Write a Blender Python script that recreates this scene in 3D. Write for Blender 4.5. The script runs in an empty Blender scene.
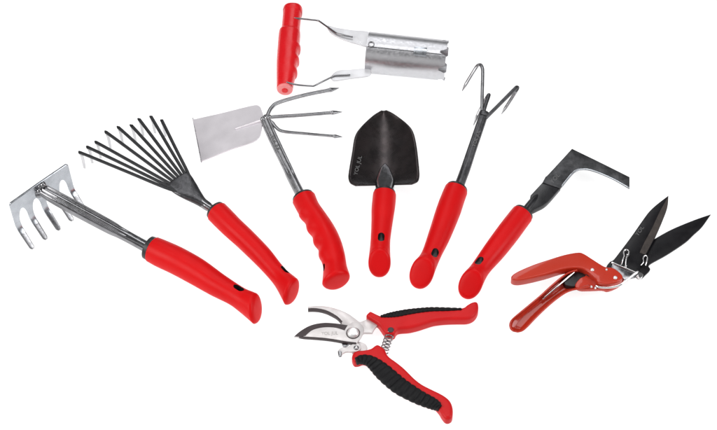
import bpy, bmesh, math, random
from mathutils import Vector, Matrix
from mathutils.geometry import delaunay_2d_cdt
random.seed(7)
scene = bpy.context.scene
col = scene.collection
RAD = math.radians

# ------------------------------------------------------------------ camera
ELEV, DIST, FPX = RAD(52), 2.2, 2000.0          # FPX: focal length in photo pixels (photo 717 wide)
CE, SE = math.cos(ELEV), math.sin(ELEV)
CAM = Vector((0, -DIST * CE, DIST * SE))
FWD, UPV = Vector((0, CE, -SE)), Vector((0, SE, CE))
cam_d = bpy.data.cameras.new('camera')
cam_d.lens = 36.0 * FPX / 717.0
cam_d.sensor_width = 36.0
cam_d.clip_start, cam_d.clip_end = 0.05, 50
cam = bpy.data.objects.new('camera', cam_d)
cam.location = CAM
cam.rotation_euler = (math.pi / 2 - ELEV, 0, 0)
col.objects.link(cam)
scene.camera = cam


def ray(px, py):
    return FWD + Vector((1, 0, 0)) * ((px - 358.5) / FPX) + UPV * ((215.0 - py) / FPX)


def at(px, py, z=0.0):
    """point of the photo -> point at height z (mm) above the table, in metres"""
    r = ray(px, py)
    t = (z * 0.001 - CAM.z) / r.z
    return CAM + r * t


def on_plane(px, py, o, n):
    r = ray(px, py)
    return CAM + r * ((o - CAM).dot(n) / r.dot(n))


def px_m(p):
    """metres per photo pixel at a point"""
    return (p - CAM).dot(FWD) / FPX


# ------------------------------------------------------------------ materials
def new_mat(name):
    m = bpy.data.materials.new(name)
    m.use_nodes = True
    nt = m.node_tree
    b = nt.nodes['Principled BSDF']
    return m, nt, b


def surf(name, color, rough=0.4, metal=0.0, coat=0.0, spec=0.5, vary=0.08, vscale=30.0, bump=0.0, bscale=900.0,
         rvar=0.08, color2=None, stretch=(1, 1, 1), coat_rough=0.1):
    m, nt, b = new_mat(name)
    N, L = nt.nodes, nt.links
    tc = N.new('ShaderNodeTexCoord')
    mp = N.new('ShaderNodeMapping')
    mp.inputs['Scale'].default_value = stretch
    L.new(tc.outputs['Object'], mp.inputs['Vector'])
    n1 = N.new('ShaderNodeTexNoise')
    n1.inputs['Scale'].default_value = vscale
    n1.inputs['Detail'].default_value = 6
    L.new(mp.outputs['Vector'], n1.inputs['Vector'])
    cr = N.new('ShaderNodeMix')
    cr.data_type = 'RGBA'
    c = Vector(color)
    lo = tuple(c * (1 - vary)) + (1,)
    hi = tuple(Vector(color2)) + (1,) if color2 else tuple(min(1, x) for x in c * (1 + vary)) + (1,)
    cr.inputs[6].default_value = lo
    cr.inputs[7].default_value = hi
    mr = N.new('ShaderNodeMapRange')
    mr.inputs['From Min'].default_value = 0.3
    mr.inputs['From Max'].default_value = 0.7
    L.new(n1.outputs['Fac'], mr.inputs['Value'])
    L.new(mr.outputs['Result'], cr.inputs[0])
    L.new(cr.outputs[2], b.inputs['Base Color'])
    r2 = N.new('ShaderNodeMapRange')
    r2.inputs['From Min'].default_value = 0.3
    r2.inputs['From Max'].default_value = 0.7
    r2.inputs['To Min'].default_value = max(0.02, rough - rvar)
    r2.inputs['To Max'].default_value = rough + rvar
    n3 = N.new('ShaderNodeTexNoise')
    n3.inputs['Scale'].default_value = vscale * 2.3
    n3.inputs['Detail'].default_value = 5
    L.new(mp.outputs['Vector'], n3.inputs['Vector'])
    L.new(n3.outputs['Fac'], r2.inputs['Value'])
    L.new(r2.outputs['Result'], b.inputs['Roughness'])
    b.inputs['Metallic'].default_value = metal
    b.inputs['Coat Weight'].default_value = coat
    b.inputs['Coat Roughness'].default_value = coat_rough
    b.inputs['Specular IOR Level'].default_value = spec
    if bump:
        n2 = N.new('ShaderNodeTexNoise')
        n2.inputs['Scale'].default_value = bscale
        n2.inputs['Detail'].default_value = 3
        L.new(mp.outputs['Vector'], n2.inputs['Vector'])
        bp = N.new('ShaderNodeBump')
        bp.inputs['Strength'].default_value = bump
        bp.inputs['Distance'].default_value = 0.0006
        L.new(n2.outputs['Fac'], bp.inputs['Height'])
        L.new(bp.outputs['Normal'], b.inputs['Normal'])
    return m


M = {}
M['red_grip'] = surf('red_grip_plastic', (0.64, 0.0035, 0.005), 0.42, spec=0.15, vary=0.06, vscale=22, bump=0.12, bscale=1400)
M['red_gloss'] = surf('red_gloss_plastic', (0.68, 0.008, 0.013), 0.27, spec=0.35, vary=0.04, bump=0.03, bscale=1500)
M['pink_end'] = surf('pale_red_cut_end', (0.80, 0.22, 0.22), 0.4)
M['red_paint'] = surf('red_enamel', (0.50, 0.030, 0.011), 0.34, spec=.2, coat=.6, coat_rough=0.05, vary=0.05, vscale=30, bump=0.0, rvar=.04)
M['red_handle'] = surf('red_handle_plastic', (0.58, 0.010, 0.012), 0.4, spec=.18, vary=0.06, bump=0.08, bscale=1200)
M['black_plastic'] = surf('black_plastic', (0.012, 0.012, 0.013), 0.4)
M['black_rubber'] = surf('black_rubber', (0.008, 0.008, 0.009), 0.6, spec=0.2, bump=0.3, bscale=1500)
M['black_enamel'] = surf('black_enamel', (0.010, 0.010, 0.012), 0.3, vary=0.3, bump=0.05)
M['black_blade'] = surf('black_coated_blade', (0.006, 0.0055, 0.007), 0.36, spec=0.25, vary=0.3, vscale=60, bump=0.1, bscale=700)
M['brown_ground'] = surf('brown_black_ground_edge', (0.035, 0.026, 0.022), 0.45, vary=0.35, vscale=150, bump=0.15, bscale=900)
M['trowel'] = surf('dark_lacquered_steel', (0.045, 0.041, 0.042), 0.28, metal=0.8, vary=0.2, vscale=45, bump=0.05, bscale=600,
                   color2=(0.062, 0.050, 0.050))
M['dark_steel'] = surf('dark_hammered_steel', (0.085, 0.085, 0.09), 0.34, metal=0.9, vary=0.2, vscale=160, bump=0.35, bscale=420)
M['gun_steel'] = surf('gunmetal_tube', (0.24, 0.24, 0.25), 0.2, metal=1.0, vary=0.2, vscale=90, bump=0.08, bscale=300)
M['zinc'] = surf('zinc_plated_steel', (0.43, 0.45, 0.48), 0.26, metal=1.0, vary=0.14, vscale=70, bump=0.10, bscale=350)
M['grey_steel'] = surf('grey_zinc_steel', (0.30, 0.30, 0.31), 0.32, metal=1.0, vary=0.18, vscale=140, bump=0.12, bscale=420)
M['hoe_steel'] = surf('pale_lacquered_steel', (0.74, 0.71, 0.745), 0.42, metal=0.35, vary=0.07, vscale=30, bump=0.05, bscale=400)
M['satin_tube'] = surf('satin_galvanised_steel', (0.56, 0.56, 0.58), 0.36, metal=1.0, vary=0.04, vscale=200, bump=0.02, bscale=1500,
                       stretch=(1, 1, 1))
M['chrome'] = surf('chrome', (0.72, 0.71, 0.71), 0.12, metal=1.0, vary=0.05)
M['sec_steel'] = surf('satin_nickel_steel', (0.62, 0.59, 0.585), 0.36, metal=0.4, vary=0.06, vscale=60, bump=0.05, bscale=500)
M['dark_brown'] = surf('dark_brown_coating', (0.030, 0.016, 0.018), 0.4, vary=0.2)
M['fan_tine'] = surf('dark_grey_tine', (0.020, 0.021, 0.023), 0.42, metal=0.3, vary=0.25, vscale=120, bump=0.1)
M['pale_strap'] = surf('bright_plated_strap', (0.66, 0.66, 0.68), 0.35, metal=0.3)
M['neck_steel'] = surf('dark_bright_neck', (0.28, 0.28, 0.29), 0.14, metal=1.0, vary=0.3, vscale=120, bump=0.1)
M['bolt_steel'] = surf('polished_bolt', (0.85, 0.84, 0.84), 0.4, metal=0.6, vary=.03)
M['glare_tip'] = surf('painted_glare_tine_tip', (0.58, 0.58, 0.59), 0.3, metal=1.0)  # table glare on the bent tine ends, painted as a paler metal
M['knife_steel'] = surf('dark_scaled_steel', (0.055, 0.057, 0.060), 0.44, metal=0.8, vary=0.35, vscale=110, bump=0.4, bscale=350,
                        color2=(0.10, 0.10, 0.105))
M['bright_edge'] = surf('bright_ground_edge', (0.62, 0.62, 0.62), 0.25, metal=1.0)
M['mark'] = surf('pale_stamped_mark', (0.17, 0.17, 0.17), 0.5, vary=0.3, vscale=600)
M['mark_dim'] = surf('dim_stamped_mark', (0.12, 0.12, 0.12), 0.5, vary=0.3, vscale=600)
M['mark_grey'] = surf('grey_etched_mark', (0.40, 0.38, 0.37), 0.5, vary=0.2, vscale=600)


# ------------------------------------------------------------------ object helpers
def thing(name, label, cat, base):
    o = bpy.data.objects.new(name, None)
    o.empty_display_size = 0.02
    o.location = base
    o['label'] = label
    o['category'] = cat
    col.objects.link(o)
    return o


def abs_loc(o):
    v = Vector(o.location)
    while o.parent:
        o = o.parent
        v += o.location
    return v


def part(name, bm, mats, parent, angle=38, label=None, mods=None):
    if not isinstance(mats, (list, tuple)):
        mats = [mats]
    bmesh.ops.remove_doubles(bm, verts=bm.verts, dist=1e-6)
    bmesh.ops.recalc_face_normals(bm, faces=bm.faces)
    me = bpy.data.meshes.new(name)
    base = abs_loc(parent) if parent else Vector((0, 0, 0))
    bm.transform(Matrix.Translation(-base))
    for f in bm.faces:
        f.smooth = True
    bm.to_mesh(me)
    bm.free()
    me.set_sharp_from_angle(angle=RAD(angle))
    for m in mats:
        me.materials.append(M[m])
    o = bpy.data.objects.new(name, me)
    if parent:
        o.parent = parent
    if label:
        o['label'] = label
    col.objects.link(o)
    return o


def catmull(pts, k=6, closed=False):
    """pts: list of equal-length tuples; returns a smooth dense list"""
    n = len(pts)
    out = []
    rng = n if closed else n - 1
    for i in range(rng):
        if closed:
            p0, p1, p2, p3 = pts[(i - 1) % n], pts[i], pts[(i + 1) % n], pts[(i + 2) % n]
        else:
            p0, p1, p2, p3 = pts[max(i - 1, 0)], pts[i], pts[i + 1], pts[min(i + 2, n - 1)]
        if p1 == p2:
            continue
        for j in range(k):
            t = j / k
            out.append(tuple(0.5 * (2 * b + (c - a) * t + (2 * a - 5 * b + 4 * c - d) * t * t + (3 * b - a - 3 * c + d) * t ** 3)
                             for a, b, c, d in zip(p0, p1, p2, p3)))
    if not closed:
        out.append(tuple(pts[-1]))
    return out


def outline(pts, k=5):
    """closed outline through pixel points; a third entry 1 makes a sharp corner"""
    ex = []
    for p in pts:
        ex.append(p[:2])
        if len(p) > 2 and p[2]:
            ex.append(p[:2])
    d = catmull(ex, k, True)
    out = []
    for p in d:
        if not out or (p[0] - out[-1][0]) ** 2 + (p[1] - out[-1][1]) ** 2 > 0.02:
            out.append(p)
    if (out[0][0] - out[-1][0]) ** 2 + (out[0][1] - out[-1][1]) ** 2 < 0.02:
        out.pop()
    return out


def ring_faces(bm, a, b, mi=0):
    n = len(a)
    for i in range(n):
        f = bm.faces.new((a[i], a[(i + 1) % n], b[(i + 1) % n], b[i]))
        f.material_index = mi


def pillow(bm, poly, z0, z1, rad, zmap=None, seg=4, mi=0, top_mi=None):
    """extrude a pixel outline between heights z0..z1 (mm) with edges rounded by rad (mm)"""
    zm = zmap if zmap is not None else z1
    P = [at(p[0], p[1], zm) for p in poly]
    n = len(P)
    area = sum(P[i].x * P[(i + 1) % n].y - P[(i + 1) % n].x * P[i].y for i in range(n))
    if area < 0:
        P.reverse()
    nor = []
    for i in range(n):
        a, b, c = P[i - 1], P[i], P[(i + 1) % n]
        e1 = (b - a); e2 = (c - b)
        e1.z = e2.z = 0
        e1.normalize(); e2.normalize()
        m = Vector((e1.y + e2.y, -(e1.x + e2.x), 0))
        m.normalize()
        nor.append(m)                                      # outward
    rad = min(rad, (z1 - z0) / 2 - 0.01)
    layers = []
    for s in range(seg + 1):
        a = math.pi / 2 * s / seg
        layers.append((rad * (1 - math.sin(a)), z0 + rad * (1 - math.cos(a))))
    for s in range(seg + 1):
        a = math.pi / 2 * s / seg
        layers.append((rad * (1 - math.cos(a)), z1 - rad * (1 - math.sin(a))))
    rings = []
    for ins, z in layers:
        rings.append([bm.verts.new((P[i].x - nor[i].x * ins * .001, P[i].y - nor[i].y * ins * .001, z * .001)) for i in range(n)])
    for a, b in zip(rings, rings[1:]):
        ring_faces(bm, a, b, mi)
    for rg, flip in ((rings[0], True), (rings[-1], False)):
        ov, oe, of, orig, _, _ = delaunay_2d_cdt([v.co.xy * 1000 for v in rg], [(i, (i + 1) % n) for i in range(n)], [], 1, 1e-5)
        zz = rg[0].co.z
        vs = [rg[o_[0]] if o_ else bm.verts.new((q.x * .001, q.y * .001, zz)) for q, o_ in zip(ov, orig)]
        for f_ in of:
            ids = [vs[i] for i in f_]
            if len(set(ids)) == 3:
                try:
                    bm.faces.new(ids[::-1] if flip else ids).material_index = mi
                except ValueError:
                    pass
    return bm


def section_round(th, k=0):
    return math.cos(th), math.sin(th)


def sweep(bm, cs, radii, ups, n=28, section=None, cap0=True, cap1=True, end_n=None, end_len=0.2, shape=None, dome=0.0, mi=0):
    """loft rings along centres cs (Vectors); radii = (side, up) pairs; shape(i,th,u)->scale"""
    m = len(cs)
    T = []
    for i in range(m):
        t = cs[min(i + 1, m - 1)] - cs[max(i - 1, 0)]
        T.append(t.normalized())
    L = [0]
    for i in range(1, m):
        L.append(L[-1] + (cs[i] - cs[i - 1]).length)
    tot = L[-1] or 1
    rings = []
    frames = []
    for i in range(m):
        t = T[i]
        u = ups[i] if isinstance(ups, list) else ups
        u = (u - t * u.dot(t)).normalized()
        s = t.cross(u)
        frames.append((t, u, s))
        f = L[i] / tot
        w = 0
        nb = t
        if end_n is not None and f > 1 - end_len:
            w = (f - (1 - end_len)) / end_len
            w = w * w * (3 - 2 * w)
            nb = (t.lerp(end_n, w)).normalized()
        rg = []
        for j in range(n):
            th = 2 * math.pi * j / n
            a, b = (section or section_round)(th, f)
            sc = shape(f, th) if shape else 1.0
            p = s * (a * radii[i][0] * sc) + u * (b * radii[i][1] * sc)
            if w > 0:
                p = p - t * (p.dot(nb) / t.dot(nb))
            rg.append(cs[i] + p)
        rings.append(rg)
    bv = [[bm.verts.new(p) for p in rg] for rg in rings]
    for a, b in zip(bv, bv[1:]):
        ring_faces(bm, a, b, mi)

    def cap(ring, c, nrm, rr, d):
        prev = ring
        for sc, off in ((0.985, 0.22), (0.95, 0.48), (0.90, 0.68), (0.83, 0.83), (0.70, 0.93), (0.5, 0.98), (0.25, 1.0)) if d > .0022 else ((0.965, 0.22), (0.90, 0.48), (0.78, 0.68), (0.55, 0.88), (0.28, 0.98)):
            cur = [bm.verts.new(c + (v.co - c) * sc + nrm * (off * d)) for v in ring]
            ring_faces(bm, prev, cur, mi)
            prev = cur
        v = bm.verts.new(c + nrm * d)
        for i in range(len(prev)):
            f = bm.faces.new((prev[i], prev[(i + 1) % len(prev)], v))
            f.material_index = mi
    if cap0:
        cap(bv[0], cs[0], -T[0], radii[0][0], dome)
    if cap1:
        cap(bv[-1], cs[-1], end_n if end_n is not None else T[-1], radii[-1][0], dome)
    return bm


def path(pts, k=6):
    """pts (px,py,z,w) -> centres, radii (metres)"""
    d = catmull([tuple(map(float, p)) for p in pts], k)
    cs = [at(p[0], p[1], p[2]) for p in d]
    rs = [p[3] * 0.5 * px_m(c) for p, c in zip(d, cs)]
    return cs, rs


def tube(bm, pts, k=6, n=16, flat=1.0, section=None, up=None, shape=None, dome=0.0003, cap0=True, cap1=True, mi=0):
    cs, rs = path(pts, k)
    return sweep(bm, cs, [(r, r * flat) for r in rs], up or Vector((0, 0, 1)), n, section, cap0, cap1, shape=shape, dome=dome, mi=mi)


def disc(bm, px, py, z0, z1, wpx, n=28, dome=0.0004, cone=1.0):
    c0, c1 = at(px, py, z1).copy(), at(px, py, z1).copy()
    c0.z = z0 * .001
    r = wpx * 0.5 * px_m(c1)
    return sweep(bm, [c0, c0.lerp(c1, .5), c1], [(r, r), (r, r), (r * cone, r * cone)], Vector((0, 1, 0)), n, dome=dome)


def text_mesh(s, px, py, ang, h, place):
    """letters whose baseline starts at a photo point and runs at ang degrees (screen, anticlockwise); place(px,py)->point"""
    cu = bpy.data.curves.new('lettering_curve', 'FONT')
    cu.body = s
    cu.size = 1.0
    cu.resolution_u = 3
    ob = bpy.data.objects.new('lettering_tmp', cu)
    col.objects.link(ob)
    bpy.context.view_layer.update()
    me = bpy.data.meshes.new_from_object(ob.evaluated_get(bpy.context.evaluated_depsgraph_get()))
    bm = bmesh.new()
    bm.from_mesh(me)
    bpy.data.objects.remove(ob)
    bpy.data.curves.remove(cu)
    bpy.data.meshes.remove(me)
    ca, sa = math.cos(RAD(ang)), math.sin(RAD(ang))
    k = h / 0.7
    for v in bm.verts:
        x, y = v.co.x * k, v.co.y * k
        v.co = place(px + x * ca - y * sa, py - x * sa - y * ca)
    r = bmesh.ops.extrude_face_region(bm, geom=bm.faces[:])
    for v in [g for g in r['geom'] if isinstance(g, bmesh.types.BMVert)]:
        v.co += (CAM - v.co).normalized() * 0.00012
    return bm


def flat_place(z):
    return lambda px, py: at(px, py, z)


# ------------------------------------------------------------------ the red grips
def superround(p):
    def f(th, k=0):
        c, s = math.cos(th), math.sin(th)
        return math.copysign(abs(c) ** p, c), math.copysign(abs(s) ** p, s)
    return f


def grip(parent, pts, roll, hole, hole_len=4.2, hole_w=8.0, cut=42, froll=None, shape=None, end_len=0.2, collar=.0024, mat='red_grip'):
    """pts (px,py,z,width) from the front ring to the middle of the slanted end"""
    cs, rs = path(pts, 10)
    t_end = (cs[-1] - cs[-4]).normalized()
    axis = (cs[-1] - cs[0]).normalized()
    z = Vector((0, 0, 1))
    up = (z - axis * z.dot(axis)).normalized()
    up = (Matrix.Rotation(RAD(roll), 3, axis) @ up)
    fu = up if froll is None else Matrix.Rotation(RAD(froll - roll), 3, axis) @ up
    n_end = (t_end * math.cos(RAD(cut)) + (fu - t_end * fu.dot(t_end)).normalized() * math.sin(RAD(cut))).normalized()
    bm = bmesh.new()
    # rounded front lip
    t0 = (cs[1] - cs[0]).normalized()
    cs2 = [cs[0] - t0 * 0.0012, cs[0] - t0 * 0.0006] + cs
    rs2 = [rs[0] * 0.90, rs[0] * 0.97] + rs
    sweep(bm, cs2, [(r, r) for r in rs2], up, 56, superround(0.94), end_n=n_end, end_len=end_len, shape=shape, dome=0.0042)
    o = part('handle', bm, [mat, 'black_plastic'], parent, 65)
    # hanging hole
    if hole:
        hx, hy = hole
        best = min(range(len(cs)), key=lambda i: (on_plane(hx, hy, cs[i] + up * rs[i] * 0.9, up) - cs[i] - up * rs[i] * .9).length)
        c, r = cs[best], rs[best]
        hc = on_plane(hx, hy, c + up * r * 0.9, up)
        tt = (cs[min(best + 1, len(cs) - 1)] - cs[best - 1]).normalized()
        tt = (tt - up * tt.dot(up)).normalized()
        ss = tt.cross(up)
        s = px_m(c)
        hr, hl = hole_w * .5 * s, hole_len * .5 * s
        bmc = bmesh.new()
        ring = []
        for j in range(28):
            a = 2 * math.pi * j / 28
            ring.append(tt * (hr * math.cos(a) + math.copysign(hl, math.cos(a))) + ss * hr * 0.9 * math.sin(a))
        lo = [bmc.verts.new(hc + q - up * r * 2.6) for q in ring]
        hi = [bmc.verts.new(hc + q + up * r * 1.0) for q in ring]
        for i in range(28):
            bmc.faces.new((lo[i], lo[(i + 1) % 28], hi[(i + 1) % 28], hi[i]))
        bmc.faces.new(lo[::-1]); bmc.faces.new(hi)
        for f in bmc.faces:
            f.material_index = 1
        cut_o = part('hole_cutter', bmc, [mat, 'black_plastic'], parent)
        md = o.modifiers.new('hole', 'BOOLEAN')
        md.object = cut_o
        md.operation = 'DIFFERENCE'
        md.solver = 'EXACT'
        bpy.context.view_layer.update()
        dg = bpy.context.evaluated_depsgraph_get()
        nm = bpy.data.meshes.new_from_object(o.evaluated_get(dg))
        o.modifiers.clear()
        old = o.data
        o.data = nm
        bpy.data.meshes.remove(old)
        nm.name = 'handle'
        bpy.data.objects.remove(cut_o)
        nm.set_sharp_from_angle(angle=RAD(65))
    if collar:
        bm = bmesh.new()
        sweep(bm, [cs[0] - t0 * (collar + .0016), cs[0] - t0 * (collar + .001), cs[0] - t0 * collar * .5, cs[0] + t0 * 0.001],
              [(rs[0] * k, rs[0] * k) for k in (0.87, 0.93, 0.955, 0.93)], up, 40, dome=0.0002)
        part('collar', bm, 'black_plastic', parent)
    return cs, rs, up


def crimped(depth=0.34, flat=0.8):
    """tube section pressed flat with two long grooves; f is the place along the path"""
    def f(th, k):
        c, s = math.cos(th), math.sin(th)
        m = min(1, max(0, (0.86 - k) / 0.22))
        m = m * m * (3 - 2 * m)           # crimped towards the head, round near the grip
        a = math.copysign(abs(c) ** (1 - 0.35 * m), c)
        b = math.copysign(abs(s) ** (1 - 0.35 * m), s) * (1 - (1 - flat) * m)
        g = 0
        for ctr in (-0.42, 0.42):
            g += math.exp(-((a - ctr) / 0.17) ** 2)
        b -= math.copysign(depth * m * g, s) * abs(s) ** 0.6
        return a, b
    return f


# ================================================================== 1 hand rake
t = thing('hand_rake', 'five tined zinc hand rake with short red handle, farthest left of the tools', 'hand rake', at(150, 250, 0))
grip(t, [(152.7, 249.4, 17, 26), (162, 253.8, 17, 27.4), (177.5, 261, 17, 27.6), (196.5, 271.5, 16, 27), (216, 284, 15, 24.2),
         (234, 294.5, 15, 21.4), (244, 301, 15, 22.6), (254.2, 308.2, 16, 25.8)], -22, (238.6, 288.6), froll=-60, cut=35, collar=.0045)
ZT = 58
bm = bmesh.new()
tube(bm, [(42, 190, 51, 12.5), (60, 200, 46.5, 14), (90, 216.3, 37, 14), (112, 228.2, 29, 13.2), (122, 233.6, 25.5, 11.6), (149, 248.3, 17, 11.6)],
     8, 64, section=crimped(0.30, 0.80))
sh = part('shaft', bm, 'gun_steel', t, 85)
A, B = at(8.8, 203.8, 61), at(67.4, 163.1, 61)
bd = (B - A).normalized(); W = (B - A).length
hd = Vector((bd.y, -bd.x, 0)).normalized()               # towards the handle
if hd.x < 0: hd = -hd
dn = (Vector((0, 0, -1)) * 1.0 + hd * 0.10).normalized()
wt = 0.0070
cx = [wt * .5 + (W - wt) * i / 4 for i in range(5)]
prof = [(0.002, 0), (W * .5, -0.0006), (W - 0.002, 0), (W, .002)]
low = []
for i in range(4, -1, -1):
    low += [(cx[i] + wt * .5, .032), (cx[i] - wt * .5, .032)]
    if i:
        a, b = cx[i] - wt * .5, cx[i - 1] + wt * .5
        for q in range(1, 14):
            f = .5 - .5 * math.cos(math.pi * q / 14)
            low.append((a + (b - a) * f, .032 - .0155 * math.sin(math.pi * f) ** 0.5))
prof = prof + low + [(0, .002)]
bm = bmesh.new()
fr = [bm.verts.new(A + bd * x + dn * y + hd * .0012) for x, y in prof]
bk = [bm.verts.new(A + bd * x + dn * y - hd * .0012) for x, y in prof]
bm.faces.new(fr); bm.faces.new(bk[::-1]); ring_faces(bm, fr, bk)
o = part('head_plate', bm, 'zinc', t)
b = o.modifiers.new('edge', 'BEVEL'); b.width = .0007; b.segments = 2; b.limit_method = 'ANGLE'
for i in range(5):
    bm = bmesh.new()
    cs = []
    p = A + bd * cx[i] + dn * .0305
    ang = 0.10
    L = 0
    while p.z > .0012 and len(cs) < 60:
        cs.append(p.copy())
        d = Vector((0, 0, -1)) * math.cos(ang) + hd * math.sin(ang)
        p = p + d * .0012
        L += .0012
        if .002 < L < .015: ang += 0.062
    m = len(cs)
    sweep(bm, cs, [(wt * .5 * (1 - .22 * (q / m) ** 2) * (1 if q < m - 2 else (.8 if q == m - 2 else .5)), .0011) for q in range(m)], hd, 20,
          superround(0.5), dome=.0002)
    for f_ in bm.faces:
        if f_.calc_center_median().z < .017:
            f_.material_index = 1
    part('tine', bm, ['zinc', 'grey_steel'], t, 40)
bm = bmesh.new()
for q in range(9):
    c = at(41.5, 188.8, 52) + bd * random.uniform(-.007, .007) + Vector((0, 0, random.uniform(-.006, .007))) + hd * random.uniform(-.001, .003)
    bmesh.ops.create_icosphere(bm, subdivisions=2, radius=random.uniform(.003, .0048), matrix=Matrix.Translation(c))
part('weld', bm, 'gun_steel', t, 80)
bm = text_mesh('YOL JUL', 70, 203.6, -28.6, 3.2, lambda x, y: at(x, y, 52.4 - (x - 60) * .317))
part('lettering', bm, 'mark', sh)

# ================================================================== 2 fan rake
t = thing('fan_rake', 'fan shaped leaf rake with nine thin dark tines and red handle', 'leaf rake', at(215, 210, 0))
grip(t, [(217, 212, 15, 22.5), (223, 218, 15, 22.6), (232.5, 227.5, 15, 22), (245, 239, 15, 21.4), (261.5, 255.5, 15, 20.4), (274.5, 270.5, 14, 18.4),
         (283, 280.5, 14, 19.6), (290.5, 291, 15, 24)], -22, (285.4, 269.8), end_len=.22, froll=-74, cut=35)
bm = bmesh.new()
tube(bm, [(196, 196.5, 20, 9.2), (204, 204, 18, 8.8), (216, 211.5, 15, 8.4)], 6, 28)
part('shaft', bm, 'gun_steel', t)
fan = [(179.2, 181.4, 27, 14.0, 2.6), (184.2, 186.4, 26, 12.8, 3.0), (190, 191.6, 24, 10.6, 3.7), (196, 197, 21, 7.6, 4.2), (202, 202.2, 18.5, 5.0, 4.4), (207, 205.8, 17, 4.5, 4.4)]
d = catmull(fan, 6)
cs = [at(*p[:3]) for p in d]
bm = bmesh.new()
SM = px_m(cs[0])
sweep(bm, cs, [(p[3] * SM, p[4] * SM) for p in d], Vector((0, 0, 1)), 44, superround(0.8), dome=.0055)
tl = part('tine_socket', bm, 'dark_steel', t, 50)
tips = [(81.3, 153), (89, 147.8), (97.3, 142.9), (107.1, 132.9), (119.4, 128.3), (132.2, 126.4), (139.9, 120.3), (151.7, 117.8), (162.2, 121.3)]
for i, (x, y) in enumerate(tips):
    f = i / 8
    mx, my = 170.5 + 19 * f, 189.5 - 13 * f
    ex, ey = 183 + 7 * f, 190 - 5 * f
    dx, dy = mx - x, my - y
    ln = math.hypot(dx, dy)
    bx, by = x + dx / ln * 1.2, y + dy / ln * 1.2
    zt = 30
    bm = bmesh.new()
    tube(bm, [(x + 3.4, y + 15, 1.2, 2.4), (x + 2.0, y + 8.5, 14, 3.2), (x + 0.35, y + 1.2, zt - 2, 3.4), (bx, by, zt + .6, 3.4), (x + dx * .5, y + dy * .5, 30, 3.4), (mx, my, 28, 3.3), (ex, ey, 26.5, 2.6)],
         5, 14, flat=.55, section=superround(.6))
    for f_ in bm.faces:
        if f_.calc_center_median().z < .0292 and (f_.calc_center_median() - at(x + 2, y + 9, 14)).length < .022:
            f_.material_index = 1  # bent end takes the painted glare colour
    part('tine', bm, ['fan_tine', 'glare_tip'], t, 45)
bm = text_mesh('YOL', 190.5, 189.6, -42, 3.2, lambda x, y: at(x, y, 28.3 - (x - 190) * .45))
part('lettering', bm, 'mark_dim', tl)

# ================================================================== 3 hoe and fork
t = thing('hoe_fork', 'double headed hoe with pale square blade, three prongs opposite and finger grooved red handle', 'garden hoe', at(304, 200, 0))


def fingers(f, th):
    side = max(0.0, math.cos(th - FING))
    w = 0.075 * math.cos((f - 0.17) * 2 * math.pi * 5.6) if .15 < f < .75 else 0
    return 1 + w * side ** 2.2


FING = RAD(48)
grip(t, [(304, 199, 16, 23.5), (308.6, 208.5, 16, 22.5), (316, 220, 16, 23.5), (322.5, 231, 16, 25), (328.3, 243, 16, 25.2), (332.6, 256, 16, 24.4),
         (335, 267, 15, 23.2), (336, 279.5, 16, 27.5)], 48, (324.0, 267.5), shape=fingers, cut=17, froll=-100, end_len=.16, hole_w=5, hole_len=4)
bm = bmesh.new()
tube(bm, [(265.5, 121, 27, 9.6), (271, 133.5, 25, 9.6), (279, 150.5, 22, 9.6), (287, 167, 19, 9.4), (292, 178, 18, 9.8), (301.5, 196.5, 16, 10)], 8, 44,
     section=crimped(0.12, 0.85))
sh = part('shaft', bm, 'grey_steel', t, 30)
out = outline([(193.7, 121), (195.5, 119), (222, 113), (252, 105.6), (259, 106), (261.5, 110), (263.5, 118), (262, 125), (256.5, 139.6), (230, 149.5), (203.5, 160), (201, 158.5)], 5)
on = (Vector((-0.28, 0.0, 1.0))).normalized()
o0 = at(262, 118, 27)
bm = bmesh.new()
top = [on_plane(x, y, o0, on) for x, y in out]
nb = [bm.verts.new(p) for p in top]; lb = [bm.verts.new(p - on * .0016) for p in top]
bm.faces.new(nb); bm.faces.new(lb[::-1]); ring_faces(bm, nb, lb)
hb = part('hoe_blade', bm, 'hoe_steel', t)
b = hb.modifiers.new('edge', 'BEVEL'); b.width = .0005; b.segments = 2; b.limit_method = 'ANGLE'
bm = bmesh.new()
rp = [on_plane(x, y, o0 + on * .0005, on) for x, y in ((235.6, 128.6), (242, 126.6), (250, 124.2), (258, 121.6), (264, 119.6))]
sweep(bm, rp, [(.0012, .001), (.0016, .0014), (.0019, .0018), (.0024, .0024), (.0032, .003)], on, 16, dome=.0004)
part('blade_rib', bm, 'hoe_steel', hb)
bm = bmesh.new()
for q in range(9):
    c = at(266 + random.uniform(-3.6, 4), 118 + random.uniform(-3, 3.4), 28 + random.uniform(-3, 3))
    bmesh.ops.create_icosphere(bm, subdivisions=2, radius=random.uniform(.0022, .0036), matrix=Matrix.Translation(c))
part('weld', bm, 'grey_steel', t, 80)
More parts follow.
